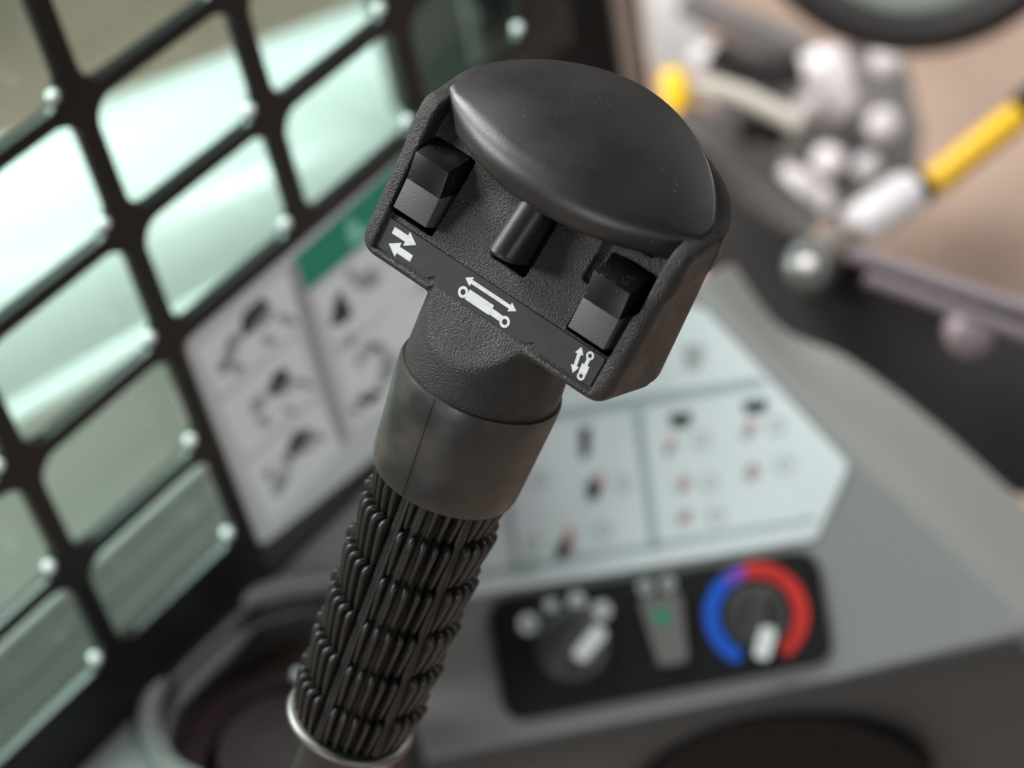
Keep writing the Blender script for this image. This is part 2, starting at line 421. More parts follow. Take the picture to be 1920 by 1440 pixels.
def ramp_icon(name, polys):
    """white printed mark: several outlines (or ring pairs) in one thin mesh"""
    bm = bmesh.new()
    for k_, pl in enumerate(polys):
        lf = .06 + .012 * k_
        if isinstance(pl, tuple):                       # ring: centre, outer, inner
            (ca, cc), ro, ri = pl; n = 28
            o = [bm.verts.new(J(ca + ro * math.cos(t), sb(cc + ro * math.sin(t)) + lf, cc + ro * math.sin(t))) for t in np.linspace(0, 2 * math.pi, n, endpoint=False)]
            i_ = [bm.verts.new(J(ca + ri * math.cos(t), sb(cc + ri * math.sin(t)) + lf, cc + ri * math.sin(t))) for t in np.linspace(0, 2 * math.pi, n, endpoint=False)]
            for k in range(n): bm.faces.new((o[k], o[(k + 1) % n], i_[(k + 1) % n], i_[k]))
        else:
            bm.faces.new([bm.verts.new(J(a, sb(c) + lf, c)) for a, c in pl])
    bmesh.ops.recalc_face_normals(bm, faces=bm.faces)
    # give the film its small thickness
    ex = bmesh.ops.extrude_face_region(bm, geom=list(bm.faces))
    for v in [g for g in ex['geom'] if isinstance(g, bmesh.types.BMVert)]: v.co += Vector((0, .00005, 0))
    bmesh.ops.recalc_face_normals(bm, faces=bm.faces)
    return link(name, from_bm(bm, name), WHITEP, strip, JF)
def rect(p, q, w):
    p, q = np.array(p, float), np.array(q, float); u = (q - p) / np.linalg.norm(q - p); v = np.array([-u[1], u[0]]) * w
    return [tuple(p + v), tuple(p - v), tuple(q - v), tuple(q + v)]
ramp_icon("opposed_arrows_mark", [arrow((-29.4, 24.75), (-22.4, 24.75), .78, 2.9, 1.75), arrow((-21.9, 21.55), (-28.9, 21.55), .78, 2.9, 1.75)])
ramp_icon("long_cylinder_mark", [arrow((-7.5, 24.75), (7.5, 24.75), .42, 1.9, 1.1, True), rect((-5.2, 21.85), (2.0, 21.85), 1.2), rect((1.9, 21.6), (5.2, 21.5), .72),
                                  ((-6.35, 21.75), 1.3, .68), ((6.2, 21.35), 1.3, .68)])
ramp_icon("short_cylinder_mark", [arrow((25.3, 26.1), (26.3, 20.3), .42, 1.6, 1.05, True), rect((28.1, 24.8), (28.2, 23.1), .42), rect((28.2, 23.3), (28.35, 21.3), .95),
                                  ((28.05, 25.5), .95, .48), ((28.4, 20.75), .95, .48)])

# --- rockers: wedge with a glossy upper and a matt lower pad
def rocker(a0, dc=0.0):
    prof_up = [(9.3, 44.0), (9.35, 37.2)]; prof_lo = [(9.35, 37.2), (10.95, 30.0)]
    def block(name, prof, m, ext):
        """side profile closed behind, extruded across the rocker's width"""
        bm = bmesh.new(); h = 4.95; pts = prof + ext
        lf = [bm.verts.new(J(a0 - h, b - .38 * dc, c + dc)) for b, c in pts]; rg = [bm.verts.new(J(a0 + h, b - .38 * dc, c + dc)) for b, c in pts]; n = len(pts)
        bm.faces.new(lf); bm.faces.new(rg[::-1])
        for i in range(n): bm.faces.new((lf[i], rg[i], rg[(i + 1) % n], lf[(i + 1) % n]))
        bmesh.ops.recalc_face_normals(bm, faces=bm.faces)
        bmesh.ops.bevel(bm, geom=[e for e in bm.edges if not any(abs(v.co.z - .0372 - dc * 1e-3) < 1e-5 for v in e.verts) or abs(e.verts[0].co.x - e.verts[1].co.x) < 1e-7 and abs(e.verts[0].co.z - e.verts[1].co.z) > .003], offset=.00022, segments=2, profile=.5, affect='EDGES')
        return from_bm(bm, name), m
    r = link("rocker_switch", *block("rocker_switch", prof_up, ROCKA, [(-4.5, 37.2), (-4.5, 42.0), (1.2, 46.6)][0:3]), stick, JF)
    smooth_by_angle(r, 30)
    me, m = block("rocker_pad", prof_lo, ROCKB, [(6.0, 28.8), (-4.0, 31.0), (-4.0, 37.15)])
    p = link("rocker_pad", me, m, r, JF); smooth_by_angle(p, 30)
    p['label'] = "matt lower half of the rocker"
rocker(-26.3); rocker(25.8, -1.0)

# --- slider between the rockers: a rounded upright nose on a plate
def f_slide(a, b, c):
    c0 = 39.2; b0 = 12.86 - 1 - .41 * (c0 - 19.6)
    v = (c - c0) * CF - (b - b0) * SF; n = (b - b0) * CF + (c - c0) * SF
    x = a + .4
    nose = np.sqrt(x ** 2 + (np.maximum(n - 3.6 + .12 * (v - 2), 0)) ** 2 + 1e-9) - 3.75
    nose = smax(smax(nose, np.abs(x) - 3.75, .4), -4.5 - n, .2)
    nose = smax(nose, np.abs(v + .2) - 6.6 - .10 * n, 1.3)
    return nose
link("thumb_slider", solid(f_slide, (-8, -6, 26), (8, 26, 52), .3, "thumb_slider"), SATIN, stick, JF)

# --- sleeve with its moulding seam
sl = lathe([(.0188, -.0008), (.0194, -.0002), (.0199, -.0004), (.02005, -.0012), (.0200, -.004), (.0194, -.014), (.0188, -.024), (.01855, -.0275), (.0181, -.0292), (.0172, -.0296), (.0160, -.0296)], 96, "rubber_sleeve")
sleeve = link("rubber_sleeve", sl, RUBBER, stick, JF); smooth_by_angle(sleeve, 50)
bm = bmesh.new(); th = math.radians(2.6); prev = None
for z, r in [(-.0006, .02002), (-.004, .02005), (-.014, .01945), (-.024, .01885), (-.0285, .01855)]:
    row = [bm.verts.new((math.sin(th + d) * (r + h), -math.cos(th + d) * (r + h), z)) for d, h in ((-.011, -.0003), (-.004, .00016), (.004, .00016), (.011, -.0003))]
    if prev:
        for k in range(3): bm.faces.new((prev[k], prev[k + 1], row[k + 1], row[k]))
    prev = row
bmesh.ops.recalc_face_normals(bm, faces=bm.faces)
link("moulding_seam", from_bm(bm, "moulding_seam"), RUBBER, sleeve, JF)

# --- ribbed grip: core and 180 ribs (six rows, six groups of five)
core = lathe([(.0134, -.020), (.0135, -.026), (.0135, -.060), (.0135, -.1080), (.0132, -.1095), (.008, -.1096)], 96, "ribbed_grip")
grip = link("ribbed_grip", core, GRIPM, stick, JF); smooth_by_angle(grip, 50)
def rib_mesh():
    bm = bmesh.new(); rows = []
    # (distance below the rib's head, half width, crest radius, shoulder radius) in mm
    for z, hw_, rc, rs in [(0, .42, 16.5, 16.1), (.5, .60, 17.35, 16.95), (1.3, .70, 17.75, 17.4), (2.8, .68, 17.65, 17.3), (8, .56, 16.9, 16.55), (13.0, .44, 15.95, 15.6), (14.0, .32, 15.2, 14.8)]:
        rows.append([bm.verts.new((x * 1e-3, -y * 1e-3, -z * 1e-3)) for x, y in ((-hw_ * 1.05, 13.3), (-hw_, rs), (-hw_ * .6, rc), (hw_ * .6, rc), (hw_, rs), (hw_ * 1.05, 13.3))])
    for A, Bq in zip(rows, rows[1:]):
        for k in range(5): bm.faces.new((A[k], A[k + 1], Bq[k + 1], Bq[k]))
    bm.faces.new(rows[0]); bm.faces.new(rows[-1][::-1])
    bmesh.ops.recalc_face_normals(bm, faces=bm.faces)
    me = from_bm(bm, "rib"); me.polygons.foreach_set("use_smooth", [True] * len(me.polygons)); me.materials.append(GRIPM); return me
RIB = rib_mesh()
for row in range(6):
    for grp in range(6):
        for k in range(5):
            ang = math.radians(-28 + 60 * grp + (k - 2) * 10.3 + random.uniform(-.25, .25))
            # the widest rib of a group is the last one on its left-hand side
            mw = JF @ Matrix.Translation((0, 0, -.0250 - .0142 * row)) @ Matrix.Rotation(ang, 4, 'Z') @ Matrix.Diagonal((random.uniform(.94, 1.06), 1, 1, 1))
            if row == 5: mw = mw @ Matrix.Diagonal((1, 1, .92, 1))
            link("rib", RIB, None, grip, mw)
# upright moulding seams in the smooth lanes between the groups
for grp in range(6):
    th = math.radians(3.2 + 60 * grp); bm = bmesh.new(); prev = None
    for z in (-.0255, -.108):
        row_ = [bm.verts.new((math.sin(th + d) * r, -math.cos(th + d) * r, z)) for d, r in ((-.085, .0135), (-.08, .0156), (-.06, .0160), (-.01, .0161), (-.006, .0163), (.006, .0163), (.01, .0161), (.06, .0160), (.08, .0156), (.085, .0135))]
        if prev:
            for k in range(9): bm.faces.new((prev[k], prev[k + 1], row_[k + 1], row_[k]))
        prev = row_
    bmesh.ops.recalc_face_normals(bm, faces=bm.faces)
    link("smooth_lane", from_bm(bm, "smooth_lane"), GRIPM, grip, JF)
rg_ = lathe([(.0140, -.1092), (.0162, -.1092), (.0170, -.1096), (.0174, -.1103), (.0171, -.1112), (.0160, -.1120), (.012, -.1120)], 72, "base_ring")
smooth_by_angle(link("base_ring", rg_, METAL, stick, JF), 50)
sh = lathe([(.012, -.1119), (.0115, -.113), (.010, -.120), (.010, -.165), (.016, -.172), (.0, -.172)], 40, "lever_shaft")
smooth_by_angle(link("lever_shaft", sh, SATIN, stick, JF), 50)

# ------------------------------------------------------------------ the cab's left side: grille, glass, wall, label
XW = -.4847
wall = Plane((XW, 0, EYE[2]), (0, 1, 0), (1, 0, 0))          # coordinates: along the cab, height above the eye
NY = lambda c: .2885 + .0759 * (c - 1)
NZ = lambda r: -.3286 - .0548 * r
def punched(outline, holes, depth, bev, name, mtx, material, res=3):
    cu = bpy.data.curves.new(name, 'CURVE'); cu.dimensions = '2D'; cu.fill_mode = 'BOTH'
    cu.extrude = depth / 2 - bev; cu.bevel_depth = bev; cu.bevel_resolution = res; cu.offset = -bev
    for pl in [outline] + holes:
        sp = cu.splines.new('POLY'); sp.points.add(len(pl) - 1); sp.use_cyclic_u = True
        for p_, (x, y) in zip(sp.points, pl): p_.co = (x, y, 0, 1)
    tmp = bpy.data.objects.new("tmp", cu); S.collection.objects.link(tmp)
    me = bpy.data.meshes.new_from_object(tmp.evaluated_get(bpy.context.evaluated_depsgraph_get()))
    bpy.data.objects.remove(tmp); bpy.data.curves.remove(cu); me.name = name; me.materials.clear()
    o = link(name, me, material, None, mtx); return smooth_by_angle(o, 35)
holes = []
for r in range(-2, 4):
    for c in range(-2, 4):
        if r >= 2 and c >= 1: continue
        y0, y1, z1, z0 = NY(c) + .0042, NY(c + 1) - .0042, NZ(r) - .0034, NZ(r + 1) + .0034
        holes.append(fillet([(y0, z0), (y1, z0), (y1, z1), (y0, z1)], .0095, 7))
yl, yr = NY(-2) - .02, NY(4) + .02
out = fillet([(yl, NZ(4) - .0385), (NY(1) + .0032, NZ(4) - .0385), (NY(1) + .0032, NZ(2) - .0036), (yr, NZ(2) - .0036), (yr, NZ(-2) + .03), (yl, NZ(-2) + .03)], [.004, .006, .004, .004, .01, .01], 4)
gr = punched(out, holes, .0065, .0011, "window_grille", wall.mat(-.00325), STEELB)
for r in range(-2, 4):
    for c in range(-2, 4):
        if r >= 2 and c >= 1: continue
        bd = bpy.data.meshes.get("glint_bead") or lathe([(0, -.0026), (.0018, -.0019), (.0026, 0), (.0018, .0019), (0, .0026)], 14, "glint_bead")
        link("glint_bead", bd, GLINT, gr, wall.mat(-.003) @ Matrix.Translation((NY(c + 1) - .0076, NZ(r + 1) + .0068, 0)), smooth=True)  # added bead as a painted glint, lower right in each hole
tag(gr, "black steel window grille with rounded rectangular holes, left of the joystick", "grille")
pane = link("window_pane", prism(fillet([(yl - .02, -.60), (NY(1) + .0, -.60), (NY(1) + .0, -.47), (yr + .02, -.47), (yr + .02, -.12), (yl - .02, -.12)], .0, 1), -.002, .002, 0), GLASS, None, wall.mat(-.016))
tag(pane, "green tinted window pane behind the black grille", "window pane")

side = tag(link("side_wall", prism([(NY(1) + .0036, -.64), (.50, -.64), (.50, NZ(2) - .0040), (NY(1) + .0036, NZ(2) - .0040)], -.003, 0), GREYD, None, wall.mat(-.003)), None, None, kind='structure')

W2 = lambda *ps: [tuple(wall.hit(p)) for p in ps]
lab = tag(empty("pictogram_label", wall.mat(-.0028)), "grey and white pictogram label with a green header, on the wall below the grille", "label")
base = fillet([(.2926, -.4432), (.2924, -.5600), (.50, -.5885), (.50, -.4432)], [.005, .004, .005, .005], 5)
link("label_backing", prism(base, 0, .0016, .0006, 2), DECALG, lab, wall.mat(-.0028))
def on(plane, name, pts, h, th, m, parent, rad=0):
    pl = fillet([tuple(plane.hit(p)) for p in pts], rad, 4) if rad else [tuple(plane.hit(p)) for p in pts]
    return link(name, prism(pl, 0, th), m, parent, plane.mat(h))
H1 = -.0012
# white fields of the left column, then of the right one
for q in ([(372, 660), (545, 510), (568, 615), (412, 745)], [(416, 762), (562, 634), (600, 735), (462, 862)], [(462, 880), (604, 752), (644, 842), (512, 985)]):
    on(wall, "white_field", q, H1, .0003, DECALW, lab, .002)
for q in ([(592, 552), (760, 408), (830, 520), (628, 650)], [(636, 672), (860, 480), (900, 650), (665, 806)]):
    on(wall, "white_field", q, H1, .0003, DECALW, lab, .002)
on(wall, "column_line", [(545, 505), (560, 495), (655, 828), (643, 838)], H1 + .0004, .0002, DLINE, lab)
on(wall, "green_header", [(553, 487), (800, 262), (840, 330), (577, 548)], H1, .0005, DGREEN, lab)
on(wall, "header_mark", [(650, 422), (664, 408), (676, 432), (690, 420), (694, 440), (660, 462)], H1 + .0006, .0002, DGREENL, lab)
HP = H1 + .0005
def blob(plane, name, cx, cy, rx, ry, ang, m, parent, h, jag=.25, n=14):
    rr = random.Random(int(cx * 7 + cy)); ca, sa = math.cos(ang), math.sin(ang); pts = []
    for k in range(n):
        t = 2 * math.pi * k / n; f = 1 + rr.uniform(-jag, jag); x, y = rx * f * math.cos(t), ry * f * math.sin(t)
        pts.append((cx + x * ca - y * sa, cy + x * sa + y * ca))
    return on(plane, name, pts, h, .0002, m, parent)
for cx, cy, rx, ry in ((478, 596, 36, 17), (522, 722, 30, 15), (560, 832, 32, 15)):
    blob(wall, "machine_pictogram", cx, cy, rx, ry, -.95, DDARK, lab, HP)
    blob(wall, "machine_pictogram", cx + 18, cy + 4, rx * .7, 9, -.75, DLINE, lab, HP + .0003)
for cx, cy, rx, ry in ((436, 655, 12, 34), (447, 690, 14, 10), (498, 792, 14, 9), (528, 905, 12, 26), (540, 600, 20, 8), (575, 720, 18, 7), (420, 690, 9, 13), (508, 640, 16, 7), (485, 760, 11, 20), (545, 770, 14, 6), (600, 820, 13, 7), (540, 865, 12, 8), (505, 890, 8, 12), (660, 515, 9, 12), (735, 480, 16, 10), (660, 640, 8, 14), (735, 690, 8, 30), (670, 770, 14, 7)):
    blob(wall, "arrow_pictogram", cx, cy, rx, ry, .35, DLINE, lab, HP, .2)
on(wall, "person_pictogram", [(622, 612), (630, 566), (640, 545), (652, 566), (664, 590), (648, 606)], HP, .0002, DDARK, lab)
blob(wall, "arrow_pictogram", 692, 525, 26, 20, -.6, DLINE, lab, HP, .2)
for k in range(10):
    t = k / 9 * 4.6 - 2.4
    blob(wall, "loop_pictogram", 697 + 26 * math.cos(t), 700 + 50 * math.sin(t) - 15 * math.cos(t), 11, 9, 0, DLINE if k < 7 else DDARK, lab, HP, .1, 8)

# ------------------------------------------------------------------ the ledge under the grille and its round holder
ledge = Plane((0, 0, EYE[2] - .578), (1, 0, 0), (0, 0, 1))
rec = [(262, 1345), (322, 1232), (425, 1138), (520, 1098), (630, 1086), (668, 1110), (672, 1220), (625, 1390), (560, 1490), (420, 1500), (300, 1440)]
rec2 = fillet([tuple(ledge.hit(p)) for p in rec], .034, 6)
lo_ = [(XW - .002, -.05), (XW - .002, .50)] + [tuple(ledge.hit(p)) for p in ((800, 850), (800, 1000), (748, 1300), (700, 1500), (640, 1640))] + [(-.40, -.05)]
lg = punched(lo_, [rec2], .014, .006, "console_ledge", ledge.mat(-.007), GREYP, 5)
tag(lg, "grey plastic ledge below the window grille with a round recess in it", "ledge")
rim = tube([ledge.xyz(q, .001) for q in rec2 + rec2[:1]], .0032, 12, "rim", cap=False)
rm = link("recess_rim", rim, GREYP, lg, Matrix.Identity(4)); smooth_by_angle(rm, 60)
fl = ledge.hit((505, 1335)); hc = ledge.xyz(fl, -.044)
hm = Matrix.Translation(hc)
cup = tag(empty("round_holder", hm), "dark purple brown round holder sunk in the grey ledge at bottom left", "holder")
k1 = .73 / F
px = lambda n: n * .74 / F
smooth_by_angle(link("holder_tray", lathe([(0, -.012), (px(250), -.012), (px(250), .0), (px(236), .002)], 48), PANELB, cup, hm), 40)
smooth_by_angle(link("outer_ring", lathe([(px(158), .006), (px(165), .016), (px(222), .017), (px(228), .010), (px(228), 0), (px(158), 0)], 64, closed=True), PURPLE, cup, hm), 40)
smooth_by_angle(link("inner_disc", lathe([(0, .018), (px(100), .018), (px(128), .022), (px(138), .018), (px(138), .0), (0, 0)], 64), PURPLE, cup, hm), 40)
ar = []
for k in range(9):
    t = math.radians(58 + k * 8); ar.append(np.array(hc) + np.array([px(150) * math.cos(t), px(150) * math.sin(t), .026]))
smooth_by_angle(link("rim_highlight", tube(ar, .0032, 10), GREYL, cup, hm @ hm.inverted()), 60)  # pale arc paints in the highlight on the holder's upper rim

# ------------------------------------------------------------------ sloping console with the white control label and the heater panel
pc = ray((1240, 1180)); ed = np.array([630, -105.]) / F
z_ = lambda ez: (R @ (np.r_[ed, 0] + ez * pc))[2]
ez = -z_(0) / (z_(1) - z_(0)); e_c = np.r_[ed, 0] + ez * pc; e_c /= np.linalg.norm(e_c)
d_c = np.array([33, 237, 0]) / F; d_c = d_c / np.linalg.norm(d_c) - .16 * pc
n_c = -np.cross(e_c, d_c); n_c /= np.linalg.norm(n_c)
con = Plane(at((1240, 1180), .85), R @ e_c, R @ n_c)
assert con.n @ (EYE - con.o) > 0
C2 = lambda *ps: [tuple(con.hit(p)) for p in ps]
face = fillet(C2((700, 560), (1318, 560), (1595, 868), (1880, 1158), (1990, 1176), (1560, 1272), (1000, 1385), (690, 1450)), [0, .02, .0, .0, .0, 0, 0, 0], 6)
cs = tag(empty("side_console", con.mat()), "grey moulded side console carrying the white label and the heater panel", "console")
smooth_by_angle(link("sloping_face", prism(face, -.06, 0, .006, 5), GREYP, cs, con.mat()), 40)
def loft(rows, name):
    bm = bmesh.new(); V_ = [[bm.verts.new(p) for p in r] for r in rows]
    for A, Bq in zip(V_, V_[1:]):
        for k in range(len(A) - 1): bm.faces.new((A[k], A[k + 1], Bq[k + 1], Bq[k]))
    bmesh.ops.recalc_face_normals(bm, faces=bm.faces)
    bmesh.ops.solidify(bm, geom=list(bm.faces), thickness=.004)
    bmesh.ops.recalc_face_normals(bm, faces=bm.faces)
    return from_bm(bm, name)
I4 = Matrix.Identity(4)
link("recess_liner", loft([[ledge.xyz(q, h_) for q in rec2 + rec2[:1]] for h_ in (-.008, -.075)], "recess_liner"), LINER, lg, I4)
ed_in = [(1290, 540), (1450, 700), (1595, 862), (1750, 1025), (1910, 1188), (1990, 1265)]
ed_out = [(1385, 430), (1485, 560), (1620, 622), (1795, 752), (1935, 876), (2080, 1010)]
def spline(p, n=26):
    p = np.array(p, float); p = np.vstack([2 * p[0] - p[1], p, 2 * p[-1] - p[-2]]); o = []
    for v in np.linspace(0, len(p) - 3 - 1e-6, n):
        i = int(v); f = v - i; a, b, c, d = p[i:i + 4]
        o.append(tuple(.5 * (2 * b + (c - a) * f + (2 * a - 5 * b + 4 * c - d) * f * f + (3 * b - a - 3 * c + d) * f ** 3)))
    return o
ed_in, ed_out = spline(ed_in), spline(ed_out)
rows = []
for t in np.linspace(0, 1, 9):
    rows.append([con.xyz(con.hit((p[0] * (1 - t) + q[0] * t, p[1] * (1 - t) + q[1] * t)), -.006 - .07 * t ** 1.6) for p, q in zip(ed_in, ed_out)])
smooth_by_angle(link("rounded_shoulder", loft(rows, "rounded_shoulder"), GREYP, cs, I4), 60)
cr = [(690, 1430), (1000, 1366), (1560, 1254), (1912, 1176), (2000, 1156)]
top_ = [con.xyz(con.hit(p), -.008) for p in cr]
rows = [[p + np.array([0, 0, -1.]) * d + (R @ n_c) * np.array([1, 1, 0]) * o_ for p in top_] for d, o_ in ((0, 0), (.006, .010), (.02, .012), (.08, .004), (.16, -.01))]
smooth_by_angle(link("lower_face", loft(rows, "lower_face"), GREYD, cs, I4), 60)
low = Plane(top_[2] + np.array([0, 0, -.05]) + (R @ n_c) * .006, R @ e_c, (R @ n_c) * np.array([1, 1, .15]))
el = [(1478 + 290 * math.cos(t), 1500 + 190 * math.sin(t)) for t in np.linspace(0, 2 * math.pi, 48, endpoint=False)]
pad = link("round_pad", prism([tuple(low.hit(p)) for p in el], -.02, .012, .008, 4), PANELB, None, low.mat())
tag(smooth_by_angle(pad, 40), "black rounded pad below the console, at the bottom right edge", "pad")

cl = tag(empty("control_label", con.mat(.0002)), "white label printed with control symbols, above the heater panel", "label")
whole = fillet(C2((905, 1115), (1530, 1010), (1592, 872), (1316, 574), (720, 610), (720, 1146)), [.004, .005, .005, .01, 0, 0], 4)
link("label_sheet", prism(whole, 0, .0012, .0004, 2), DECALR, cl, con.mat(.0002))
HC = .0015
for nm, q in (("grey_band", [(700, 826), (1425, 708), (1440, 724), (705, 846)]), ("grey_band", [(720, 1100), (1535, 968), (1532, 978), (720, 1112)]), ("column_line", [(1186, 772), (1204, 769), (1236, 1030), (1220, 1033)]), ("column_line", [(930, 800), (944, 798), (976, 1076), (962, 1078)])):
    on(con, nm, q, HC, .0002, BAND, cl)
for cx, cy, rx, ry in ((1276, 790, 22, 13), (1416, 765, 24, 12), (1097, 832, 11, 28), (1300, 672, 20, 22)):
    on(con, "machine_pictogram", [(cx - rx, cy - ry), (cx + rx, cy - ry - 4), (cx + rx * .8, cy + ry * .6), (cx + rx * .3, cy + ry), (cx - rx * .8, cy + ry)], HC, .0002, DDARK if cy > 700 else DLINE, cl)
for cx, cy, rx, ry in ((1117, 912, 15, 26), (1063, 1022, 13, 28), (1258, 838, 8, 16), (1283, 906, 11, 14), (1285, 968, 11, 14), (1407, 806, 10, 18), (1412, 882, 13, 18)):
    blob(con, "red_pictogram", cx, cy, rx, ry, .2, DRED, cl, HC, .3)
    blob(con, "lever_pictogram", cx - 6, cy + 6, rx * .9, ry * .8, .2, DLINE if cx > 1200 else DDARK, cl, HC + .0003, .3)
for cx, cy in ((1168, 908), (1315, 825), (1330, 906), (1342, 968), (1455, 800), (1470, 872), (1132, 996), (998, 1020), (1010, 900), (995, 1062)):
    for k in range(8):
        t = k * math.pi / 4; blob(con, "arrow_pictogram", cx + 14 * math.cos(t), cy + 14 * math.sin(t), 5, 4, t, DLINE, cl, HC, .1, 6)

hp = tag(empty("heater_panel", con.mat()), "black heater control panel with a fan dial and a blue and red temperature dial", "control panel")
plate = fillet(C2((915, 1128), (1530, 1030), (1563, 1240), (950, 1357)), .009, 7)
smooth_by_angle(link("panel_plate", prism(plate, -.002, .004, .0018, 3), PANELB, hp, con.mat()), 40)
HH = .0042
def ring_on(name, cx, cy, r0, r1, a0, a1, m, parent, h=HH, n=20):
    t = np.linspace(math.radians(a0), math.radians(a1), n)
    pts = [(cx + r1 * math.cos(x), cy + r1 * math.sin(x)) for x in t] + [(cx + r0 * math.cos(x), cy + r0 * math.sin(x)) for x in t[::-1]]
    return on(con, name, pts, h, .0003, m, parent)
ring_on("fan_symbol", 993, 1170, 6, 19, 0, 359, ICONW, hp); ring_on("fan_symbol", 1034, 1136, 2, 13, 0, 359, ICONW, hp)
ring_on("fan_symbol", 1082, 1127, 4, 16, 0, 359, ICONW, hp); ring_on("fan_symbol", 1129, 1145, 3, 18, 0, 359, ICONW, hp)
ring_on("blue_arc", 1417, 1153, 70, 97, 110, 230, BLUE, hp); ring_on("violet_arc", 1417, 1153, 69, 96, 229, 256, VIOLET, hp); ring_on("red_arc", 1417, 1153, 70, 98, 255, 415, RED, hp, HH + .0004, 32)
ppx = lambda n: n * .85 / F
def dial(name, cx, cy, r, ptr, label):
    q = con.hit((cx, cy)); m0 = Matrix.Translation(con.xyz(q, .004)) @ con.mat().to_3x3().to_4x4()
    d = link(name, lathe([(ppx(r), 0), (ppx(r), .004), (ppx(r * .92), .0055), (ppx(r * .80), .006), (0, .006)], 40), KNOB, hp, m0); smooth_by_angle(d, 35); d['label'] = label
    (x0, y0), (x1, y1) = ptr; v = np.array([x1 - x0, y1 - y0]); L_ = np.hypot(*v); v = v / L_; w = np.array([-v[1], v[0]])
    grip_ = [(cx - v[0] * r * .85 + w[0] * r * .28, cy - v[1] * r * .85 + w[1] * r * .28), (cx + v[0] * r * .85 + w[0] * r * .24, cy + v[1] * r * .85 + w[1] * r * .24),
             (cx + v[0] * r * .85 - w[0] * r * .24, cy + v[1] * r * .85 - w[1] * r * .24), (cx - v[0] * r * .85 - w[0] * r * .28, cy - v[1] * r * .85 - w[1] * r * .28)]
    smooth_by_angle(link("dial_grip", prism(fillet([tuple(con.hit(p)) for p in grip_], .003, 4), .009, .019, .0016, 3), KNOB, d, con.mat()), 40)
    pt = [(x0 + w[0] * 15, y0 + w[1] * 15), (x1 + w[0] * 15, y1 + w[1] * 15), (x1 - w[0] * 15, y1 - w[1] * 15), (x0 - w[0] * 15, y0 - w[1] * 15)]
    link("dial_pointer", prism(fillet([tuple(con.hit(p)) for p in pt], .0026, 4), .019, .0205, .0005, 2), ICONW, d, con.mat())
dial("dial", 1074, 1208, 70, ((1086, 1236), (1132, 1180)), "fan speed dial with a white pointer")
dial("dial", 1417, 1156, 60, ((1422, 1236), (1438, 1178)), "temperature dial inside the coloured ring")
sw = [(1196, 1122), (1276, 1110), (1290, 1240), (1236, 1250)]
smooth_by_angle(on(con, "push_switch", sw, .004, .006, GREYM, hp, .003), 40)
ring_on("green_symbol", 1240, 1158, 3, 17, 0, 359, LGREEN, hp, .0103)
for cx in (1211, 1252): ring_on("switch_symbol", cx, 1101 - (cx - 1211) * .15, 4, 15, 0, 359, DLINE, hp)

# ------------------------------------------------------------------ outside on the left: the loader arm and the machine's sill
XA = -.92
armp = Plane((XA, 0, EYE[2]), (0, 1, 0), (1, 0, 0))
a0_, a1_ = armp.hit((0, 240)), armp.hit((440, 76))
ud = (a1_ - a0_) / np.linalg.norm(a1_ - a0_); vd = np.array([ud[1], -ud[0]])
if vd[1] > 0: vd = -vd
hgt = .8; rr_ = .129; wid = .26; drop = .088
prof = fillet([(0, 0), (0, -hgt), (-wid, -hgt), (-wid, 0)], [rr_, .02, .02, rr_], 16)       # (outwards, up)
bm = bmesh.new(); A_ = []
for s_ in (-.28, float((armp.hit((1010, -110)) - a0_) @ ud)):
    o2 = a0_ + ud * s_ + vd * drop
    A_.append([bm.verts.new(armp.xyz(o2 - vd * y, x)) for x, y in prof])
for k in range(len(prof)): bm.faces.new((A_[0][k], A_[0][(k + 1) % len(prof)], A_[1][(k + 1) % len(prof)], A_[1][k]))
bm.faces.new(A_[0]); bm.faces.new(A_[1][::-1]); bmesh.ops.recalc_face_normals(bm, faces=bm.faces)
arm = empty("loader_arm", Matrix.Translation(armp.xyz(a0_)))
tag(arm, "white painted loader arm with a rounded top, seen through the window grille", "loader arm")
smooth_by_angle(link("arm_beam", from_bm(bm, "arm_beam"), ARMW, arm, I4), 40)
b0, b1 = armp.hit((-60, 835)), armp.hit((330, 612))
smooth_by_angle(link("arm_strip", tube([armp.xyz(b0 - (b1 - b0) * .8, .0), armp.xyz(b1, .0), armp.xyz(b1 + (b1 - b0) * .4, -.004)], .011, 20), ARMW, arm, I4), 60)  # plain round strip along the arm's side
sillp = Plane((-.62, 0, EYE[2]), (0, 1, 0), (1, 0, 0))
sz = sillp.hit((270, 950))[1]
sill = empty("machine_sill", Matrix.Translation((-.66, .3, EYE[2] + sz)))
tag(sill, "grey ribbed machine sill running along outside the lower grille openings", "sill")
def boxm(x0, x1, y0, y1, z0, z1, bev=.003):
    return prism([(x0, y0), (x1, y0), (x1, y1), (x0, y1)], z0, z1, bev, 2)
E3 = EYE[2]
smooth_by_angle(link("sill_body", boxm(-.628, -.62, -.3, .50, E3 + sz - .25, E3 + sz), SILLM, sill, I4), 40)
for k, (dz, rr) in enumerate(((-.004, .005), (-.028, .004), (-.044, .007), (-.070, .005))):
    smooth_by_angle(link("sill_rib", tube([(-.62, -.3, E3 + sz + dz), (-.62, .50, E3 + sz + dz)], rr, 12), SILLM, sill, I4), 60)

# ------------------------------------------------------------------ ground
bm = bmesh.new(); bmesh.ops.create_grid(bm, x_segments=2, y_segments=2, size=40)
tag(link("ground", from_bm(bm, "ground"), TAN), None, None, kind='structure')
ceiling_blocker = tag(link("cab_ceiling_blocker", boxm(-.50, .75, -.75, .85, 1.60, 1.64), GREYD, None, I4), None, None, kind='structure')  # unseen cab ceiling, added and sized to block the overhead lamp inside

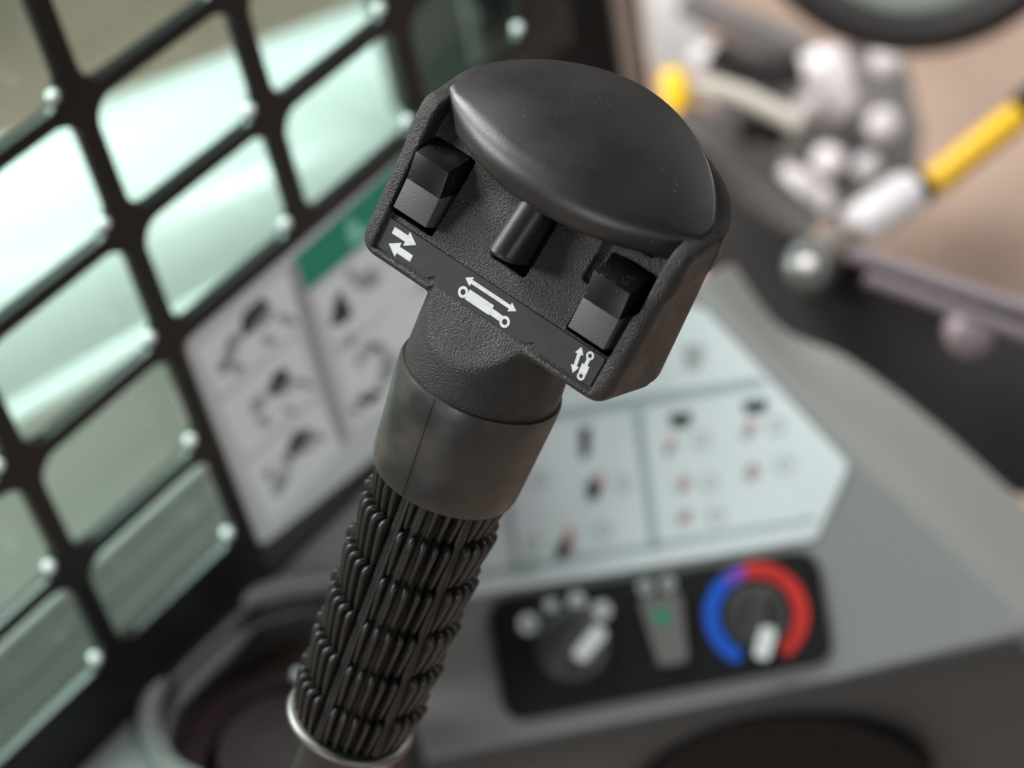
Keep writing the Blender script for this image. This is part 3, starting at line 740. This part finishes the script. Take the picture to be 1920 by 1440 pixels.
# ------------------------------------------------------------------ beyond the cab: door post, beam, levers, valve block
NF = np.array([.42, -.68, .60])
def FP(p, d): return Plane(at(p, d), R @ np.array([1, 0, 0.]), NF)
def plate_at(name, pts, d, th, bev, m, parent=None, rad=.006):
    pl = FP((sum(p[0] for p in pts) / len(pts), sum(p[1] for p in pts) / len(pts)), d)
    o = link(name, prism(fillet([tuple(pl.hit(p)) for p in pts], rad, 5), -th, 0, bev, 3), m, parent, pl.mat())
    return smooth_by_angle(o, 40)
def bar_at(name, pts, d, wpx, m, parent=None, seg=16):
    dd = d if hasattr(d, '__len__') else [d] * len(pts)
    ww = wpx if hasattr(wpx, '__len__') else [wpx] * len(pts)
    o = link(name, tube([at(p, q) for p, q in zip(pts, dd)], [w * q / F / 2 for w, q in zip(ww, dd)], seg), m, parent, I4)
    return smooth_by_angle(o, 50)
def group_at(name, p, d, label, cat, group=None):
    return tag(empty(name, Matrix.Translation(at(p, d))), label, cat, group)
def bolt_at(p, d, rpx, m, parent, axis=NF, name="bolt"):
    r = rpx * d / F; b = link(name, lathe([(r * 1.15, -r * .9), (r * 1.15, 0), (r, .0), (r, r * .35), (r * .8, r * .6), (r * .4, r * .72), (0, r * .75)], 20), m, parent, axis_mat(at(p, d), axis))
    return smooth_by_angle(b, 40)
def upright(name, x0, x1, p, d, depth, zlow, zhigh, m, parent=None, bev=.004):
    """vertical post whose two visible edges fall at x0 and x1 on the picture line of p"""
    q0, q1 = at((x0, p), d), at((x1, p), d); ux = (q1 - q0) * [1, 1, 0]; L_ = np.linalg.norm(ux); ux /= L_; uy = np.array([-ux[1], ux[0], 0])
    c = fillet([tuple((q0 + ux * a + uy * b)[:2]) for a, b in ((0, 0), (L_, 0), (L_, depth), (0, depth))], bev, 4)
    return smooth_by_angle(link(name, prism(c, zlow, zhigh, 0), m, parent, I4), 40)

post = group_at("door_post", (1050, 60), 1.1, "black upright door post behind the joystick head", "post")
upright("post_body", 962, 1152, 60, 1.1, .06, .35, 1.598, PANELB, post)
upright("door_seal", 872, 935, 60, 1.12, .03, .35, 1.598, DGR, post, .012)
upright("seal_lip", 938, 958, 60, 1.11, .02, .35, 1.598, DKFRAME, post)
outer = upright("outer_panel", 700, 905, 60, 1.45, .03, .2, 1.9, DGR, None)
tag(outer, "dark green grey outer panel seen through the grille beside the door post", "panel")
bp_ = upright("brown_post", 1160, 1206, 60, 1.5, .04, .0, 1.9, BROWN, None)
tag(bp_, "slim brown grey post just right of the black door post", "post")

beam = group_at("door_sill_beam", (1600, 600), 1.02, "black curved door sill beam crossing behind the console at right", "beam")
plate_at("beam_plate", [(1230, 250), (1300, 260), (1385, 385), (1480, 440), (1600, 478), (1780, 545), (1960, 610), (1990, 1010), (1780, 830), (1650, 720), (1570, 680), (1480, 660), (1400, 600), (1350, 540), (1290, 470)], 1.04, .05, .012, DKFRAME, beam, .02)
q = at((1522, 498), .99)
boss = smooth_by_angle(link("pivot_boss", lathe([(.0145, -.03), (.0145, .0), (.0135, .003), (.012, .004), (.012, .009), (.010, .011), (0, .0115)], 40), DGR, beam, axis_mat(at((1520, 500), 1.0), NF)), 40)
bar_at("rod_end", [(1596, 452), (1560, 470), (1520, 494)], [1.1, 1.03, .99], [60, 70, 64], GREYM, beam)
bolt_at((1514, 496), .975, 13, PINKW, boss); bolt_at((1490, 498), .975, 12, OLIVE, boss)  # white and olive bolts paint in two highlights on the boss
bolt_at((1818, 624), .985, 40, MAUVEL, beam)
for k, (pp, w_, lb) in enumerate((([(1600, 476), (1760, 530), (1950, 590)], 34, "upper of two mauve grey pipes lying on the black beam"), ([(1625, 520), (1780, 575), (1960, 640)], 28, "lower of two mauve grey pipes lying on the black beam"))):
    tag(bar_at("mauve_pipe", pp, .96, w_, MAUVE), lb, "pipe", "pipes along the door sill beam")

lev = group_at("yellow_lever", (1735, 350), 1.25, "hand lever with a long yellow grip and a white barrel, at right", "lever")
bar_at("lever_grip", [(1738, 352), (1752, 341), (1890, 232), (1912, 214)], 1.25, [40, 60, 60, 52], YELLOW, lev)
bar_at("lever_barrel", [(1592, 438), (1606, 428), (1706, 362), (1722, 352)], 1.25, [60, 92, 92, 60], GREYL, lev, 24)
bar_at("lever_collar", [(1716, 362), (1742, 344)], 1.25, [66, 58], PANELB, lev)
bar_at("lever_knob", [(1556, 470), (1572, 460), (1600, 440), (1612, 430)], 1.25, [36, 62, 62, 40], PANELB, lev)
bar_at("lever_end", [(1908, 216), (1916, 206), (1960, 172)], 1.25, [40, 62, 66], PANELB, lev)

lev2 = group_at("short_lever", (1290, 165), 1.6, "beige grey bent rod with a yellow tip, behind the joystick head", "lever")
bar_at("lever_rod", [(1270, 166), (1340, 164), (1390, 178), (1500, 232)], 1.48, 38, BEIGE, lev2)
bar_at("lever_tip", [(1256, 132), (1262, 146), (1270, 190), (1274, 208)], 1.47, [40, 54, 54, 40], YELLOW, lev2)

vb = group_at("valve_block", (1600, 250), 1.9, "grey hydraulic valve block covered with highlight-white bolts and pale fittings, upper right", "valve block")
plate_at("block_bracket", [(1325, 70), (1500, 85), (1560, 420), (1480, 430), (1340, 250)], 2.03, .02, .006, GREYK, vb, .03)
plate_at("block_body", [(1475, 95), (1690, 80), (1730, 250), (1700, 420), (1500, 410), (1450, 270)], 1.95, .12, .02, GREYM, vb, .03)
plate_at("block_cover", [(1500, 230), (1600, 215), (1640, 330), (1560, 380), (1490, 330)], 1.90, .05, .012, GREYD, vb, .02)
bar_at("port_fitting", [(1540, 95), (1545, 120), (1575, 200), (1585, 215)], 1.8, [80, 96, 92, 66], PINKW, vb, 24)
bar_at("port_fitting", [(1640, 300), (1620, 330), (1600, 400)], 1.82, [70, 74, 60], GREYM, vb, 24)
bar_at("port_fitting", [(1455, 335), (1490, 355), (1550, 390)], 1.8, [70, 84, 70], PINKW, vb, 24)
for p in ((1516, 184), (1662, 110), (1655, 232), (1552, 302), (1500, 362), (1625, 312)):
    bolt_at(p, 1.77, 27 if p[0] not in (1500, 1625) else 22, PINKW if p[0] not in (1500, 1625) else GREYL, vb)  # pale colours paint in the bright highlights of these bolts
hose = bar_at("black_hose", [(1335, 95), (1390, 130), (1450, 140), (1500, 128)], 1.75, 62, DKFRAME)
tag(hose, "short thick black hose entering the valve block from the left", "hose")
hb = bar_at("black_bracket", [(1385, 250), (1430, 240), (1470, 262)], 1.8, 56, PANELB)
tag(hb, "small black bracket below the bent grey rod", "bracket")
fen = bar_at("grey_guard_rail", [(1280, 205), (1350, 285), (1430, 355), (1520, 440)], 1.56, [60, 80, 84, 84], GREYK)
tag(fen, "rounded grey guard rail running down behind the right of the joystick head", "rail")
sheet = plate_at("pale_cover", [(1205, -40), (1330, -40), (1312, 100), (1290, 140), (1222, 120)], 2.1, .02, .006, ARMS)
tag(sheet, "pale grey cover plate at the top, right of the brown post", "cover plate")
bolt_at((1322, 110), 1.95, 27, GREYL, sheet)  # pale grey stands in for this bolt's highlight
pipe = bar_at("grey_pipe", [(1280, -5), (1330, 22), (1480, 82), (1520, 100)], 1.85, 62, GREYM)
tag(pipe, "grey pipe sloping into the valve block from the top", "pipe")

lamp = group_at("round_work_lamp", (1700, -200), 1.5, "round black rimmed lamp with a pale lens, cut off by the top edge at right", "lamp")
lc = at((1720, -243), 1.5); rl = 300 * 1.5 / F
m0 = axis_mat(lc, NF)
t_ = np.linspace(0, 2 * math.pi, 24, endpoint=False)
smooth_by_angle(link("lamp_rim", lathe([(rl + .018 * math.cos(t), .030 * math.sin(t)) for t in t_], 72, closed=True), DKFRAME, lamp, m0), 60)
smooth_by_angle(link("lamp_lens", lathe([(rl - .012, -.01), (rl * .7, .004), (rl * .3, .011), (0, .013)], 72), OLIVE, lamp, m0), 60)
